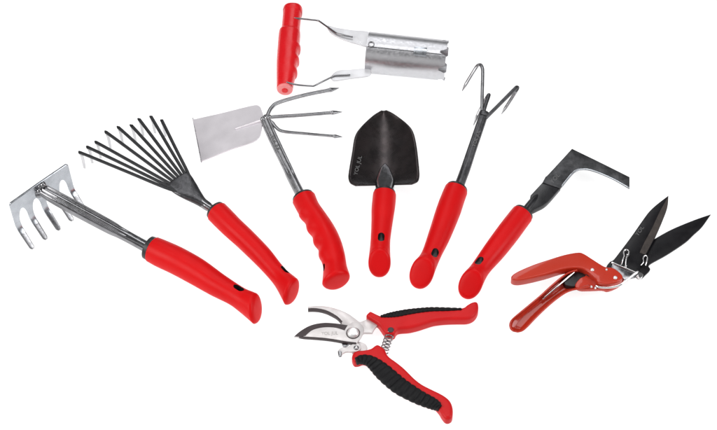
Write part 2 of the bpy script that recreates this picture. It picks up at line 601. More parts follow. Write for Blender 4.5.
for pts in ([(266.5, 119, 27, 3.6), (268.3, 113.4, 27, 3.8), (271.8, 107.4, 26, 3.9), (279, 102.4, 25, 3.9), (304, 95.3, 21, 3.8), (327, 90.6, 17, 3.9), (331, 89.8, 16, 4.6), (339, 88, 14, .6)],
            [(266.5, 118.5, 27, 3.6), (273, 117, 26, 3.7), (300, 115.3, 21, 3.6), (329, 112.9, 16, 3.6), (333, 112.6, 15.5, 4.5), (342, 112, 14, .6)],
            [(266.5, 118.5, 27, 3.4), (272.5, 123, 26, 3.4), (276, 127.3, 24.5, 3.3), (283, 131.4, 22, 3.2), (305, 133.6, 15, 2.9), (331, 135.9, 7, 2.8), (335, 136.3, 6, 4.0), (342, 136.9, 4, .6)]):
    bm = bmesh.new()
    tube(bm, pts, 7, 16, section=superround(.7), flat=.8)
    part('prong', bm, 'grey_steel', t, 45)
bm = text_mesh('YOL JUL', 270.4, 135.6, -65, 3.3, lambda x, y: at(x, y, 29.5 - (y - 133.5) * .176))
part('lettering', bm, 'mark', sh)

# ================================================================== 4 bulb planter
t = thing('bulb_planter', 'bulb planter with steel tube toothed at the open end, wire arms and red cross handle', 'bulb planter', at(330, 52, 0))
bm = bmesh.new()
tube(bm, [(292.9, 8.6, 12, 17.4), (292.8, 10, 12, 19.4), (292.6, 12.6, 12, 19.6), (292.2, 14.6, 12, 18.6), (291.2, 24, 12, 18.2), (290.4, 33, 12, 18.4)], 5, 44, dome=.0012, section=superround(.8))
hd_ = part('handle', bm, 'red_gloss', t, 45)


def knuckle(f, th):
    side = max(0.0, math.cos(th - KN))
    w = 0
    for c_ in (.30, .52, .73):
        w += math.exp(-((f - c_) / .036) ** 4)
    return 1 + 0.17 * (w - .35) * side ** 2.5


KN = math.pi
bm = bmesh.new()
tube(bm, [(290.4, 32.6, 12, 19.6), (290.2, 33.6, 12, 21.6), (289.8, 36, 12, 22.2), (288.9, 45, 12, 22), (287.6, 60, 12, 21.5), (286.5, 73, 12, 19.8), (285.6, 82, 12, 17.8), (285, 88.4, 12, 16.4)], 8, 48,
     shape=knuckle, dome=.0006, section=superround(.72))
part('grip_sleeve', bm, 'red_gloss', hd_, 45)
bm = bmesh.new()
tube(bm, [(285, 88.0, 12, 15.8), (284.9, 89.7, 12, 15.6), (284.85, 90.3, 12, 14.6)], 3, 36, dome=.0002)
ec = part('end_ring', bm, 'pink_end', hd_)
bm = bmesh.new()
tube(bm, [(284.9, 89.5, 12, 6.4), (284.8, 91.0, 12, 6.0)], 3, 24, dome=.0002)
part('end_plug', bm, 'red_gloss', ec)
# bracket wires and flat arms
for pts in ([(294, 18.2, 21.5, 1.9), (303, 18.9, 20, 1.9), (311, 19.8, 20, 1.9), (317.6, 20.6, 20, 1.9), (320.4, 22, 20.2, 1.9), (328, 27.4, 21, 1.9), (335.4, 32.6, 22, 1.9), (338.4, 34, 22.4, 1.9), (345, 35.5, 23, 2.0), (352.6, 37, 23, 1.6)],
            [(286.5, 82.3, 21, 1.9), (297, 84.8, 20, 1.9), (311, 86, 20, 1.9), (314.6, 85.6, 20, 1.9), (323, 81.4, 20.4, 1.9), (332, 77, 21, 1.9), (335.6, 75.8, 21.2, 1.9), (342, 75.3, 21.5, 2.0), (350, 74.8, 22, 1.6)]):
    bm = bmesh.new()
    tube(bm, pts, 6, 12)
    part('wire_arm', bm, 'gun_steel', t)
for pts, lbl in (([(327, 25.4), (337, 27.6), (352, 30), (370, 32.6), (370, 46.2), (357, 43.8), (345, 40.2), (337, 36.8), (330, 32)], 'u'),
                 ([(331, 76.2), (337.5, 70.6), (350, 69.6), (369, 68.6), (369.5, 75.4), (352, 78.2), (340, 80), (333, 80.5)], 'l')):
    bm = bmesh.new()
    pillow(bm, outline(pts, 4), 18.4, 20.4, .6)
    part('flat_arm', bm, 'pale_strap', t)
# toothed tube: a rolled sheet with one open slit
PR = 20.8
A, B = at(367.6, 52.4, 22.5), at(446.5, 60.6, 22.5)
ax = (B - A).normalized(); LEN = (B - A).length
tc_ = (CAM - (A + B) * .5); tc_ = (tc_ - ax * tc_.dot(ax)).normalized()
su = tc_.cross(ax)
if su.dot(UPV) < 0: su = -su
R = PR * px_m(A)
PX = px_m(A)
NPH, NL = 210, 14


def shell(bm, r, a0, a1):
    g = []
    for i in range(NPH + 1):
        ph = RAD(a0 + (a1 - a0) * i / NPH)
        nt = (math.degrees(ph) - 24) / 51.43
        q = abs(nt - round(nt)) * 2                       # 0 in a notch, 1 on a tooth
        cut_ = 6.2 * PX * (1 - min(1, max(0, (q - .18) / .32)) ** .6)
        Lx = LEN - cut_
        g.append([A + ax * (Lx * j / NL) + (su * math.sin(ph) + tc_ * math.cos(ph)) * r * (1 - .03 * j / NL) for j in range(NL + 1)])
    return g


bm = bmesh.new()
go = [[bm.verts.new(p) for p in row] for row in shell(bm, R, 17.2, 375.0)]
gi = [[bm.verts.new(p) for p in row] for row in shell(bm, R - .0012, 17.2, 375.0)]
for i in range(NPH):
    for j in range(NL):
        bm.faces.new((go[i][j], go[i + 1][j], go[i + 1][j + 1], go[i][j + 1]))
        bm.faces.new((gi[i][j], gi[i][j + 1], gi[i + 1][j + 1], gi[i + 1][j]))
    bm.faces.new((go[i][0], gi[i][0], gi[i + 1][0], go[i + 1][0]))
    bm.faces.new((go[i][NL], go[i + 1][NL], gi[i + 1][NL], gi[i][NL]))
for i in (0, NPH):
    for j in range(NL):
        bm.faces.new((go[i][j], go[i][j + 1], gi[i][j + 1], gi[i][j]))
tb = part('tube', bm, 'satin_tube', t, 40)


def cyl_pt(L, deg, rr):  # a point on or near the tube wall
    return A + ax * L + (su * math.sin(RAD(deg)) + tc_ * math.cos(RAD(deg))) * rr


bm = bmesh.new()
g = []
for i in range(9):
    row = []
    for j in range(5):
        e = (i in (0, 8)) + (j in (0, 4))
        row.append(cyl_pt((47.2 + 12.6 * j / 4) * PX, 4.5 + 25 * i / 8, R + (.0018 if not e else .0013 if e == 1 else .001)))
    g.append(row)
vt = [[bm.verts.new(p) for p in r_] for r_ in g]
vb = [[bm.verts.new(cyl_pt((47.2 + 12.6 * j / 4) * PX, 4.5 + 25 * i / 8, R - .0003)) for j in range(5)] for i in range(9)]
for i in range(8):
    for j in range(4):
        bm.faces.new((vt[i][j], vt[i][j + 1], vt[i + 1][j + 1], vt[i + 1][j]))
        bm.faces.new((vb[i][j], vb[i + 1][j], vb[i + 1][j + 1], vb[i][j + 1]))
for j in range(4):
    bm.faces.new((vt[0][j], vb[0][j], vb[0][j + 1], vt[0][j + 1])); bm.faces.new((vt[8][j], vt[8][j + 1], vb[8][j + 1], vb[8][j]))
for i in range(8):
    bm.faces.new((vt[i][0], vt[i + 1][0], vb[i + 1][0], vb[i][0])); bm.faces.new((vt[i][4], vb[i][4], vb[i + 1][4], vt[i + 1][4]))
part('clip', bm, 'zinc', tb)
bm = bmesh.new()
c = cyl_pt(4.6 * PX, 23, R)
nn = (su * math.sin(RAD(23)) + tc_ * math.cos(RAD(23)))
rc = [c + (ax * math.cos(a) + nn.cross(ax) * math.sin(a)) * (2.7 * PX) + nn * .0005 for a in [2 * math.pi * q / 32 for q in range(32)]]
vv = []
for q in range(32):
    cc = rc[q]; rd = (cc - c - nn * .0005).normalized()
    vv.append([bm.verts.new(cc + (rd * math.cos(w) + nn * math.sin(w)) * .0007) for w in [2 * math.pi * e / 10 for e in range(10)]])
for q in range(32):
    ring_faces(bm, vv[q], vv[(q + 1) % 32])
part('rivet', bm, 'gun_steel', tb)
bm = bmesh.new()
va = [[bm.verts.new(cyl_pt(x_ * PX, 4 + 22 * q / 10, r_)) for q in range(11)] for x_, r_ in ((1, R - .0016), (70, R - .0018))]
vc = [[bm.verts.new(cyl_pt(x_ * PX, 4 + 22 * q / 10, r_)) for q in range(11)] for x_, r_ in ((1, R - .0026), (70, R - .0028))]
for q in range(10):
    bm.faces.new((va[0][q], va[0][q + 1], va[1][q + 1], va[1][q])); bm.faces.new((vc[0][q], vc[1][q], vc[1][q + 1], vc[0][q + 1]))
    bm.faces.new((va[0][q], vc[0][q], vc[0][q + 1], va[0][q + 1])); bm.faces.new((va[1][q], va[1][q + 1], vc[1][q + 1], vc[1][q]))
for q in (0, 10):
    bm.faces.new((va[0][q], va[1][q], vc[1][q], vc[0][q]))
part('seam_strip', bm, 'black_enamel', tb)

# ================================================================== 5 trowel
t = thing('trowel', 'dark lacquered garden trowel with rounded scoop blade and red handle', 'trowel', at(383, 190, 0))
grip(t, [(384.5, 195, 17, 23.2), (384, 201, 17, 23.6), (383, 210, 17, 23.2), (382, 222, 16, 21.4), (380.6, 238, 15, 19.8), (379.9, 250, 15, 20.4), (379.5, 262.5, 15, 22.5)],
     0, (381.2, 237.5), end_len=.26, hole_w=7.4, hole_len=3.6)
Lp = [(382.4, 110.7), (379.2, 112.2), (371.4, 117.2), (361, 127), (355, 136.4), (352.1, 153), (348.9, 172), (348.6, 178.5), (350.6, 183), (355.7, 185.6)]
Rp = [(385.4, 110.6), (388.6, 111.6), (395.6, 115.2), (407, 123.8), (413.2, 132.2), (416.6, 146.8), (419.1, 169.9), (419.1, 177.5), (417.2, 181.6), (411.5, 184.2)]
Ld, Rd = catmull(Lp, 9), catmull(Rp, 9)
NR = len(Ld)
NU = 25


def trowel_z(u, f):
    ze = 5 + 15 * f
    dep = (2.0 + 9.5 * min(1, f * 1.6))
    return ze - dep * (1 - abs(u) ** 1.75)


bm = bmesh.new()
rows = []
for i in range(NR):
    f = i / (NR - 1)
    row = []
    for j in range(NU):
        u = -1 + 2 * j / (NU - 1)
        x = Ld[i][0] + (Rd[i][0] - Ld[i][0]) * (u + 1) / 2
        y = Ld[i][1] + (Rd[i][1] - Ld[i][1]) * (u + 1) / 2
        row.append(bm.verts.new(at(x, y, trowel_z(u, f))))
    rows.append(row)
for i in range(NR - 1):
    for j in range(NU - 1):
        try:
            bm.faces.new((rows[i][j], rows[i][j + 1], rows[i + 1][j + 1], rows[i + 1][j]))
        except ValueError:
            pass
bl = part('blade', bm, 'trowel', t, 60)
s = bl.modifiers.new('thickness', 'SOLIDIFY'); s.thickness = .0015; s.offset = 0
bm = bmesh.new()
d = catmull([(385, 163.5, 10, .6, .5), (385, 168, 11, 4.6, 2.6), (385, 174, 12.5, 7.6, 4.2), (385, 180.5, 14.5, 9.6, 5.6), (384.8, 186.5, 16, 9.4, 7), (384.6, 192, 17, 8.8, 8.6)], 6)
cs = [at(*p[:3]) for p in d]
sweep(bm, cs, [(p[3] * px_m(cs[0]), p[4] * px_m(cs[0])) for p in d], Vector((0, 0, 1)), 36, dome=.0001)
part('neck', bm, 'neck_steel', t, 60)


def tr_place(x, y):
    f = min(1, max(0, (y - 110) / 75)) ** .9
    u = (x - 384) / 34.0
    return at(x, y, trowel_z(u, f) + 1.1)


bm = text_mesh('YOL JUL', 357.2, 175.4, 76, 3.8, tr_place)
part('lettering', bm, 'mark', bl)

# ================================================================== 6 three prong cultivator
t = thing('hand_cultivator', 'three clawed hand cultivator with bent dark prongs and long red handle', 'hand cultivator', at(456, 190, 0))
grip(t, [(456, 190.5, 16, 23.4), (453, 198, 16, 24), (448, 212, 16, 24.6), (439.5, 235, 15, 22.4), (432, 253, 14.5, 19.6), (427.5, 262.5, 14.5, 20.6), (422, 272.4, 15, 24.5)],
     -2, (435, 252.8), end_len=.24, cut=44, hole_w=7.4, hole_len=3.6)
bm = bmesh.new()
tube(bm, [(484, 114.5, 28, 8.6), (480, 126, 26.5, 9), (472, 149.5, 23, 9.2), (466.5, 166, 20, 9.6), (464, 173, 18.8, 9.8), (457.5, 190, 16, 10)], 8, 40, section=crimped(.06, .8))
sh = part('shaft', bm, 'dark_steel', t, 30)
for pts, mt in (([(481, 120, 28, 3), (481.8, 112, 30, 3.3), (482.2, 95, 32, 3.5), (482.7, 74, 33, 3.5), (482.3, 68, 33, 3.5), (480.4, 64.8, 31.5, 3.5), (477.6, 65.6, 28, 3.4), (473.6, 71.4, 22, 3.2), (468, 80.6, 12, 3.2), (465.4, 85, 7.5, 3.0), (462.2, 91, 1.2, .7)], 'grey_steel'),
                ([(482.6, 120, 27.5, 3), (483.6, 113, 29, 3.4), (486, 104, 30.5, 3.6), (488.6, 96.2, 31, 3.8), (488.3, 95.2, 30, 3.6), (484, 102.5, 20.5, 3.4), (478.5, 113.5, 9.5, 3.2), (476.5, 118, 6, 3.0), (473.4, 125.4, 1.2, .7)], 'dark_steel'),
                ([(484.5, 120, 28, 3), (487.4, 116.4, 29.5, 3.6), (498, 105.8, 30.5, 3.7), (514, 89.8, 31.5, 3.9), (517, 87.2, 31, 3.9), (517.2, 88.8, 29, 3.7), (514.2, 94.2, 21.5, 3.4), (508, 104, 10.5, 3.2), (505.4, 108, 6, 3.0), (501.6, 114, 1.2, .7)], 'dark_steel')):
    bm = bmesh.new()
    tube(bm, pts, 6, 16, section=superround(.7), flat=.75)
    for f_ in bm.faces:
        c_ = f_.calc_center_median()
        if c_.z < .0265 and c_.y > at(480, 121, 28).y - .03 and (c_ - at(483, 117, 28)).length > .012:
            f_.material_index = 1
    part('prong', bm, [mt, 'grey_steel'], t, 45)
bm = bmesh.new()
tube(bm, [(484.6, 112.6, 28.4, 9), (483.9, 114.4, 28.2, 10), (483.1, 116.8, 27.8, 9.6)], 3, 24, flat=.85, section=superround(.7))
part('weld', bm, 'dark_steel', t, 60)
bm = text_mesh('YOL JUL', 475.0, 147, 71, 3.3, lambda x, y: at(x, y, 27.7 + (148 - y) * .145))
part('lettering', bm, 'mark', sh)

# ================================================================== 7 weeding knife
t = thing('weeding_knife', 'hooked paving weeder with angled dark flat blade and red handle', 'weeding knife', at(522, 214, 0))
grip(t, [(522, 214.6, 16, 22.6), (517, 221, 16, 23), (508, 233, 16, 23.4), (495, 250, 15.5, 22.4), (483.5, 264.5, 15, 19.6), (477.5, 273, 15, 20), (470.8, 283.6, 15.5, 23.6)],
     -6, (479.2, 260.8), end_len=.24, cut=44, hole_w=7.4, hole_len=3.6)
bm = bmesh.new()
tube(bm, [(523, 214, 16, 8.6), (530, 205.4, 16, 8.8), (535, 199.4, 15.6, 8), (539, 194.5, 15.6, 5)], 5, 28)
part('shank', bm, 'black_enamel', t, 45)
bm = bmesh.new()
pillow(bm, outline([(530.6, 195, 1), (543.2, 181.4, 1), (560.6, 187.6, 1), (547, 203, 0), (538, 208.5), (530.5, 211.5), (527, 208), (529, 202)], 4), 13, 19, 1.0)
part('ferrule', bm, 'black_enamel', t, 40)
out = outline([(542.5, 182.4, 1), (545.8, 176.2, 1), (549, 173.6), (572, 148.6, 1), (600, 162.2), (629.6, 177, 1), (629.6, 187.4, 1), (614, 178.4), (600, 172.2), (590, 168.9), (583, 168.2),
               (577, 169.4), (572.6, 172.6), (566, 180.4), (560, 188.2, 1)], 5)
bm = bmesh.new()
pillow(bm, out, 16.3, 20.0, .4, seg=2)
bl = part('blade', bm, 'knife_steel', t, 30)
# ground inner edge, a thin bright bevel along the hook
inn = [(562, 185.9), (567, 179.6), (573, 172.6), (577.5, 169.6), (583, 168.4), (590, 169.1), (600, 172.5), (614, 178.8), (629, 187.2)]
bm = bmesh.new()
dd = catmull(inn, 5)
r0 = [bm.verts.new(at(x, y, 20.15)) for x, y in catmull([(x + a, y + b) for (x, y), (a, b) in zip(inn, [(-.5, -.4), (-.6, -.5), (-.6, -.9), (-.3, -1), (0, -1), (.2, -1), (.3, -1), (.4, -.9), (.3, -.8)])], 5)]
r1 = [bm.verts.new(at(x, y, 20.15) + Vector((.0002, -.0004, -.0006))) for x, y in dd]
r2 = [bm.verts.new(v.co + Vector((.0002, -.0003, -.0012))) for v in r1]
for a, b in ((r0, r1), (r1, r2)):
    for i in range(len(a) - 1):
        bm.faces.new((a[i], a[i + 1], b[i + 1], b[i]))
o = part('ground_edge', bm, 'zinc', bl, 30)
s = o.modifiers.new('thickness', 'SOLIDIFY'); s.thickness = .0003; s.offset = 1
bm = text_mesh('YOL', 552.5, 184, 48, 4.2, flat_place(20.1))
part('lettering', bm, 'mark_dim', bl)

# ================================================================== 8 grass shears
t = thing('grass_shears', 'open grass shears with long black blades and red enamelled channel handles', 'grass shears', at(600, 283, 0))
# upper handle: a folded sheet, top face with a deep front flank
bm = bmesh.new()
pillow(bm, outline([(511.2, 276.5), (516.9, 271.6), (532.7, 264.6), (548, 259.4), (564.3, 254.4), (578, 252), (584, 253.4), (592, 258.4), (604.6, 266.2), (612, 267.2), (617.5, 270.2), (622.6, 275.6), (621, 280), (614, 282.8), (605, 283.4), (598.6, 281.8), (594, 276.4), (587, 270.6), (579, 267.6), (564, 268.6),
                    (544.5, 274.4), (524, 279.2), (514.5, 279.6)], 5), 15, 26, 1.5)
uh = part('upper_handle', bm, 'red_paint', t, 50)
# lower handle: open channel, seen into
Ll = [(577, 270), (570, 272), (562.3, 276.6), (551, 286), (540.6, 295.5), (528, 306), (516.9, 315.2), (511.6, 320.2), (509.8, 324.6), (510.6, 328.6), (513, 331)]
Rl = [(590, 286.4), (585, 287.6), (580.1, 288.6), (572, 290.2), (564.3, 293.5), (554, 301), (544.5, 309.3), (535, 318.6), (527.5, 326.4), (522.4, 330.6), (517.6, 332)]
Ld, Rd = catmull(Ll, 6), catmull(Rl, 6)
bm = bmesh.new()
rows = []
NR = len(Ld)


def interp(v, xs, ys):
    for a, b, c, d_ in zip(xs, xs[1:], ys, ys[1:]):
        if v <= b:
            return c + (d_ - c) * (v - a) / (b - a)
    return ys[-1]


for i in range(NR):
    f = i / (NR - 1)
    dep = (11.5 - 4.5 * f) * min(1, (1 - f) / .13 + .04) ** .6
    row = []
    for j in range(41):
        v = j / 40
        u = -1 + 2 * v
        k = interp(u, (-1, -.82, -.32, .5, .82, 1), (0, .70, 1.0, .97, .62, 0))
        z = 26 - 18 * f - dep * k
        row.append(bm.verts.new(at(Ld[i][0] + (Rd[i][0] - Ld[i][0]) * v, Ld[i][1] + (Rd[i][1] - Ld[i][1]) * v, z)))
    rows.append(row)
for i in range(NR - 1):
    for j in range(40):
        bm.faces.new((rows[i][j], rows[i][j + 1], rows[i + 1][j + 1], rows[i + 1][j]))
lh = part('lower_handle', bm, 'red_paint', t, 50)
s = lh.modifiers.new('thickness', 'SOLIDIFY'); s.thickness = .0014; s.offset = 0
bm = bmesh.new()
pillow(bm, outline([(568, 271), (575, 270.4), (583, 272.4), (586.5, 276), (586, 281), (580, 285), (573, 286.4), (566, 284.6), (563, 280), (564, 275)], 4), 10, 18, 1)
part('hinge_block', bm, 'black_plastic', lh)
bm = bmesh.new()
tube(bm, [(574, 272.2, 21, 2.3), (571, 274.8, 20.6, 2.3), (556.5, 287.2, 17.5, 2.3), (542.5, 299.2, 13, 2.2)], 4, 12)
part('return_rod', bm, 'chrome', t)
# pivot plate that ties handles and blades
bm = bmesh.new()
pillow(bm, outline([(586, 274.6), (590, 262), (597, 262.5), (604.8, 266.4), (612, 267.6), (618, 271.4), (624, 277), (622.6, 282), (616, 286.7), (607.7, 289.6), (602, 288.4), (590, 288.8), (580, 288.6), (575, 285), (580, 278)], 4),
       13.5, 19.0, 1.2)
pp = part('pivot_plate', bm, 'red_paint', t, 45)
for (x, y, z, w) in ((592.4, 269.4, 25.8, 3.8), (615.4, 277.2, 25.8, 4.2), (606.6, 269.3, 25.8, 2.4)):
    bm = bmesh.new(); disc(bm, x, y, z, z + 1.0, w, cone=.8); part('rivet', bm, 'bolt_steel', uh)
for (x, y, z, w) in ((591.4, 286.3, 19, 2.6), (595.4, 287.4, 19, 2.2)):
    bm = bmesh.new(); disc(bm, x, y, z - .2, z + 1.1, w, cone=.8); part('rivet', bm, 'bolt_steel', pp)
# crease lines where plate sheets overlap
bm = bmesh.new()
tube(bm, [(586, 274.6, 19.1, 1.0), (592, 277.6, 19.2, 1.1), (596.6, 281, 19.2, 1.1), (599, 286, 19.2, 1.0)], 4, 8)
part('seam', bm, 'black_plastic', pp)
# blades
bm = bmesh.new()
pillow(bm, outline([(606.6, 267.2), (609.6, 262), (613.6, 259.6), (620, 251.5), (631.2, 236.6), (644.2, 218), (650, 210.6), (657.2, 204), (668.5, 195.4, 1), (667.5, 206.8), (662.8, 219.8), (655.4, 236.6), (645.6, 256), (641, 265), (638.6, 272.6), (626, 271.2), (614, 268.4)], 5),
       20.2, 22.8, .5, seg=2)
b1 = part('upper_blade', bm, 'black_blade', t, 30)
bm = bmesh.new()
pillow(bm, outline([(668.2, 196.6, 1), (667.2, 206.8), (662.5, 219.8), (655.2, 236.2), (645.4, 254.6, 1), (639.6, 252.6, 1), (644, 243), (652, 228), (660, 211)], 5), 22.7, 23.1, .15, seg=1)
part('ground_edge', bm, 'brown_ground', b1, 30)
bm = bmesh.new()
pillow(bm, outline([(710.8, 214.2, 1), (702.2, 226.3), (694, 234), (685.2, 242.1), (666.6, 254.4), (649.5, 264.2), (650.2, 269.2), (646, 274), (639.8, 278.6), (633, 273), (630, 264), (636, 252), (645, 244.6), (654.5, 238.8), (672.1, 229.1), (694.5, 219.8)], 5),
       16.8, 19.4, .5, seg=2)
b2 = part('lower_blade', bm, 'black_blade', t, 30)
# steel bracket, clips and the spring wire
bm = bmesh.new()
pillow(bm, outline([(612.6, 262.2, 1), (637.6, 272.4, 1), (635.6, 277.4, 1), (624.4, 279.6, 1), (619.6, 273.6, 1), (611.2, 267.2, 1)], 2), 22.9, 24.2, .3, seg=2)
br = part('bracket', bm, 'gun_steel', t)
bm = bmesh.new()
tube(bm, [(611.8, 262.6, 24.6, 2.4), (624, 267.6, 24.6, 2.4), (637.2, 273.2, 24.6, 2.4)], 4, 10)
part('bracket_rim', bm, 'chrome', br)
for pts, nm in (([(621.4, 264.6, 24, 1.5), (622.6, 260.4, 26, 1.5), (624.2, 256.2, 26, 1.6), (623.8, 252.2, 25.5, 1.6), (625.6, 249.8, 25.5, 1.7), (628.4, 250.6, 25.5, 1.7), (628.6, 254.4, 25.5, 1.7), (626.6, 257.6, 25.5, 2.0), (625.8, 262, 25, 1.6), (625.8, 266, 24, 1.5)], 'spring_clip'),
                ([(640.8, 265.4, 23, 1.3), (643.4, 262, 24, 1.4), (643.2, 257.8, 24, 1.4), (645.6, 255.4, 24, 1.5), (647.4, 257.6, 24, 1.5), (646.6, 261.6, 24, 1.5), (645.4, 265.6, 23, 1.4)], 'spring_clip'),
                ([(596, 285.6, 20, 1.9), (599, 287, 20.4, 2.1), (608, 287.6, 22, 2.2), (618.6, 285.6, 24, 2.3), (625, 281.4, 25, 2.3), (638, 271.2, 25.4, 2.2)], 'spring_wire')):
    bm = bmesh.new()
    tube(bm, pts, 6, 10)
    part(nm, bm, 'chrome', t)
for x, y, w in ((627.4, 254.6, 3.0), (625.8, 265.6, 3.0)):
    bm = bmesh.new(); disc(bm, x, y, 23.5, 26.8, w, 16, dome=.0008, cone=.7); part('clip_stud', bm, 'chrome', t)
bm = bmesh.new()
pillow(bm, outline([(636, 274.2), (639.6, 272), (643.2, 274.4), (640.2, 278.6)], 4), 19.3, 22.2, .6)
part('lock_tab', bm, 'chrome', t)
bm = text_mesh('YOL', 638.0, 236.4, 55, 4.0, flat_place(22.9))
part('lettering', bm, 'mark_dim', b1)

# ================================================================== 9 secateurs
t = thing('secateurs', 'open bypass secateurs with curved steel blades, coil spring and red and black handles', 'secateurs', at(356, 340, 0))
# hook blade (behind) with its tang running into the upper handle
bm = bmesh.new()
pillow(bm, outline([(308, 306.6, 1), (314, 305.9), (322, 305.8), (330, 307), (337.4, 309), (343.6, 311.4), (349.4, 314.4), (355, 318.4), (359.7, 321.7), (364, 320.4), (368.4, 319.4), (377.6, 325, 1), (374.6, 328.6), (372.3, 332.8, 1), (364, 332.8, 1),
                    (360, 336.4), (357, 340.6), (350, 341), (344, 336), (342, 328), (341.4, 321.4), (337, 317), (331.8, 314.2), (325.8, 311.6), (319.3, 310), (313, 309.4), (308, 309.5, 1)], 5), 8.2, 11.2, .4, seg=2)
hb = part('hook_blade', bm, 'sec_steel', t, 30)
bm = bmesh.new()
pillow(bm, outline([(308, 308.2, 1), (313, 307.8), (319.3, 308.4), (326, 310), (332, 312.8), (338, 316.6), (342.6, 321.4, 1), (341, 322.2, 1), (337, 318), (331.8, 314.9), (325.8, 312.1), (319.3, 310.4), (313, 309.9), (308, 310, 1)], 4), 7.4, 11.5, .3, seg=2)
part('cutting_edge', bm, 'dark_brown', hb, 30)
# cutting blade on top
bm = bmesh.new()
pillow(bm, outline([(294.2, 336.3, 1), (299, 332), (304, 328.6), (309.4, 325.8), (315, 324), (321, 323), (327.7, 322.7), (338.8, 323.7), (347.9, 325.2), (352, 322.6), (358, 322.4), (362.4, 325.2), (364, 330), (362, 335.6), (358.6, 340.6), (356.2, 343.2), (351, 342.8), (345.8, 341.8), (335, 339.8),
                    (324.9, 338.4), (312, 337.4), (304, 337)], 5), 11.4, 14.2, .4, seg=2)
cb = part('cutting_blade', bm, 'sec_steel', t, 30)
bm = bmesh.new()
pillow(bm, outline([(294.2, 336.3, 1), (299, 332), (304, 328.6), (309.4, 325.8), (315, 324), (321, 323), (327.7, 322.7), (338.8, 323.7), (347.6, 325.2, 1), (344.6, 330.2, 1), (336, 327.6), (327, 327), (319, 327.9), (311.6, 330.4), (305.4, 335.8, 1), (300, 336.6)], 5), 14.1, 14.5, .15, seg=1)
part('coated_band', bm, 'dark_brown', cb, 30)
bm = bmesh.new()
pillow(bm, outline([(298, 336.2), (304, 336.4), (312, 336.8), (324.9, 337.8), (335, 339.2), (345.8, 341), (356.2, 342.2, 1), (356.2, 343.7, 1), (345.8, 342.4), (335, 340.4), (324.9, 339), (312, 337.9), (304, 337.4)], 4), 10.8, 14.45, .15, seg=1)
part('back_edge', bm, 'dark_brown', cb, 30)
bm = text_mesh('YOL JUL', 321.4, 335.0, 2, 3.2, flat_place(14.25))
part('lettering', bm, 'mark_grey', cb)
bm = bmesh.new(); disc(bm, 353.1, 332.6, 14, 15.4, 12.4, 40, dome=.0030, cone=.95)
bo = part('pivot_bolt', bm, 'bolt_steel', t, 75)
bm = bmesh.new(); disc(bm, 353.1, 332.9, 13.8, 14.7, 14.0, 40, dome=.0001)
part('washer', bm, 'dark_brown', bo)
# catch lever and lower tang
bm = bmesh.new()
pillow(bm, outline([(355, 341.6), (361, 342), (365.6, 344.2), (367.4, 348), (364.8, 351.6), (358, 353.6), (352, 353), (353, 346)], 4), 8, 10.6, .4)
part('lower_tang', bm, 'sec_steel', t)
bm = bmesh.new()
pillow(bm, outline([(338, 350.6), (338.4, 355.2), (340.6, 355.6), (343.4, 353), (347, 351.6), (352, 351.8), (357, 351.2), (360.6, 348.2), (360.2, 344.6), (356.6, 342.8), (352, 344.2), (346.6, 347.2), (342, 347.4)], 4), 10.8, 13.4, .5)
cl = part('catch_lever', bm, 'sec_steel', t)
bm = bmesh.new()
pillow(bm, outline([(337.8, 351, 1), (341, 350.6), (341.8, 355.4), (338.8, 355.8)], 4), 13.3, 15.6, .5)
part('thumb_tab', bm, 'gun_steel', cl)
bm = bmesh.new()
pillow(bm, outline([(341.6, 342.4), (345, 341.4), (349.4, 343.2), (344.4, 346.6)], 4), 8.6, 11.6, .3)
part('stop', bm, 'gun_steel', t)
bm = bmesh.new(); disc(bm, 356.3, 347.3, 13, 14.4, 5.4, 24, dome=.0003, cone=.9); rv = part('rivet', bm, 'gun_steel', cl)
bm = bmesh.new(); disc(bm, 356.3, 347.2, 14.3, 14.9, 2.6, 20, dome=.0005); part('rivet_core', bm, 'chrome', rv)
# handles
uh_pts = [(366.4, 317.8), (368, 315), (370.7, 313.5), (376, 316), (381.5, 318), (390, 317.4), (400, 314.4), (410, 312.2), (420, 310.8), (432, 310), (448, 310.2), (462, 310), (467, 307), (471.2, 304.7), (475, 303.8), (477.6, 305), (478.4, 309.6), (477.2, 314.6), (473.4, 319.2), (467, 321.6),
          (457, 321.8), (449, 322), (441.8, 322.5), (434, 323.6), (426, 326), (418, 328.6), (409, 330.6), (399.6, 331.4), (396.4, 333.2), (394, 336.6), (387.4, 336.2), (383.4, 333), (380.6, 329), (377.4, 325.2), (371, 321.2)]
bm = bmesh.new()
pillow(bm, outline(uh_pts, 4), 3.5, 16.5, 3.4, zmap=11, seg=5)
uh = part('upper_handle', bm, 'red_handle', t, 55)
lh_pts = [(352, 358), (353.6, 354.6), (357.4, 352.8), (364, 352.2), (370.6, 350.7), (374.4, 348), (377.6, 346.8), (381.4, 348.6), (385, 351.8), (386.8, 356), (390, 359.6), (397, 364.6), (404.3, 370.6), (414.2, 380.4), (422, 386.4), (430, 390.6), (441.8, 396.4), (448.2, 401), (451.4, 405.6), (452.8, 411.4),
          (452.2, 418.6), (448.8, 421.2), (445, 420.6), (441.6, 416.6), (438.6, 411.6), (433, 406.2), (424, 402.4), (413, 396.6), (404.3, 392.4), (396, 387.2), (388.5, 382.4), (381, 376.6), (375.6, 371.6), (370, 366), (363.8, 362.6), (358.6, 364), (354.4, 364), (352.2, 361)]
bm = bmesh.new()
pillow(bm, outline(lh_pts, 4), 3.5, 16.5, 3.4, zmap=11, seg=5)
lh = part('lower_handle', bm, 'red_handle', t, 55)


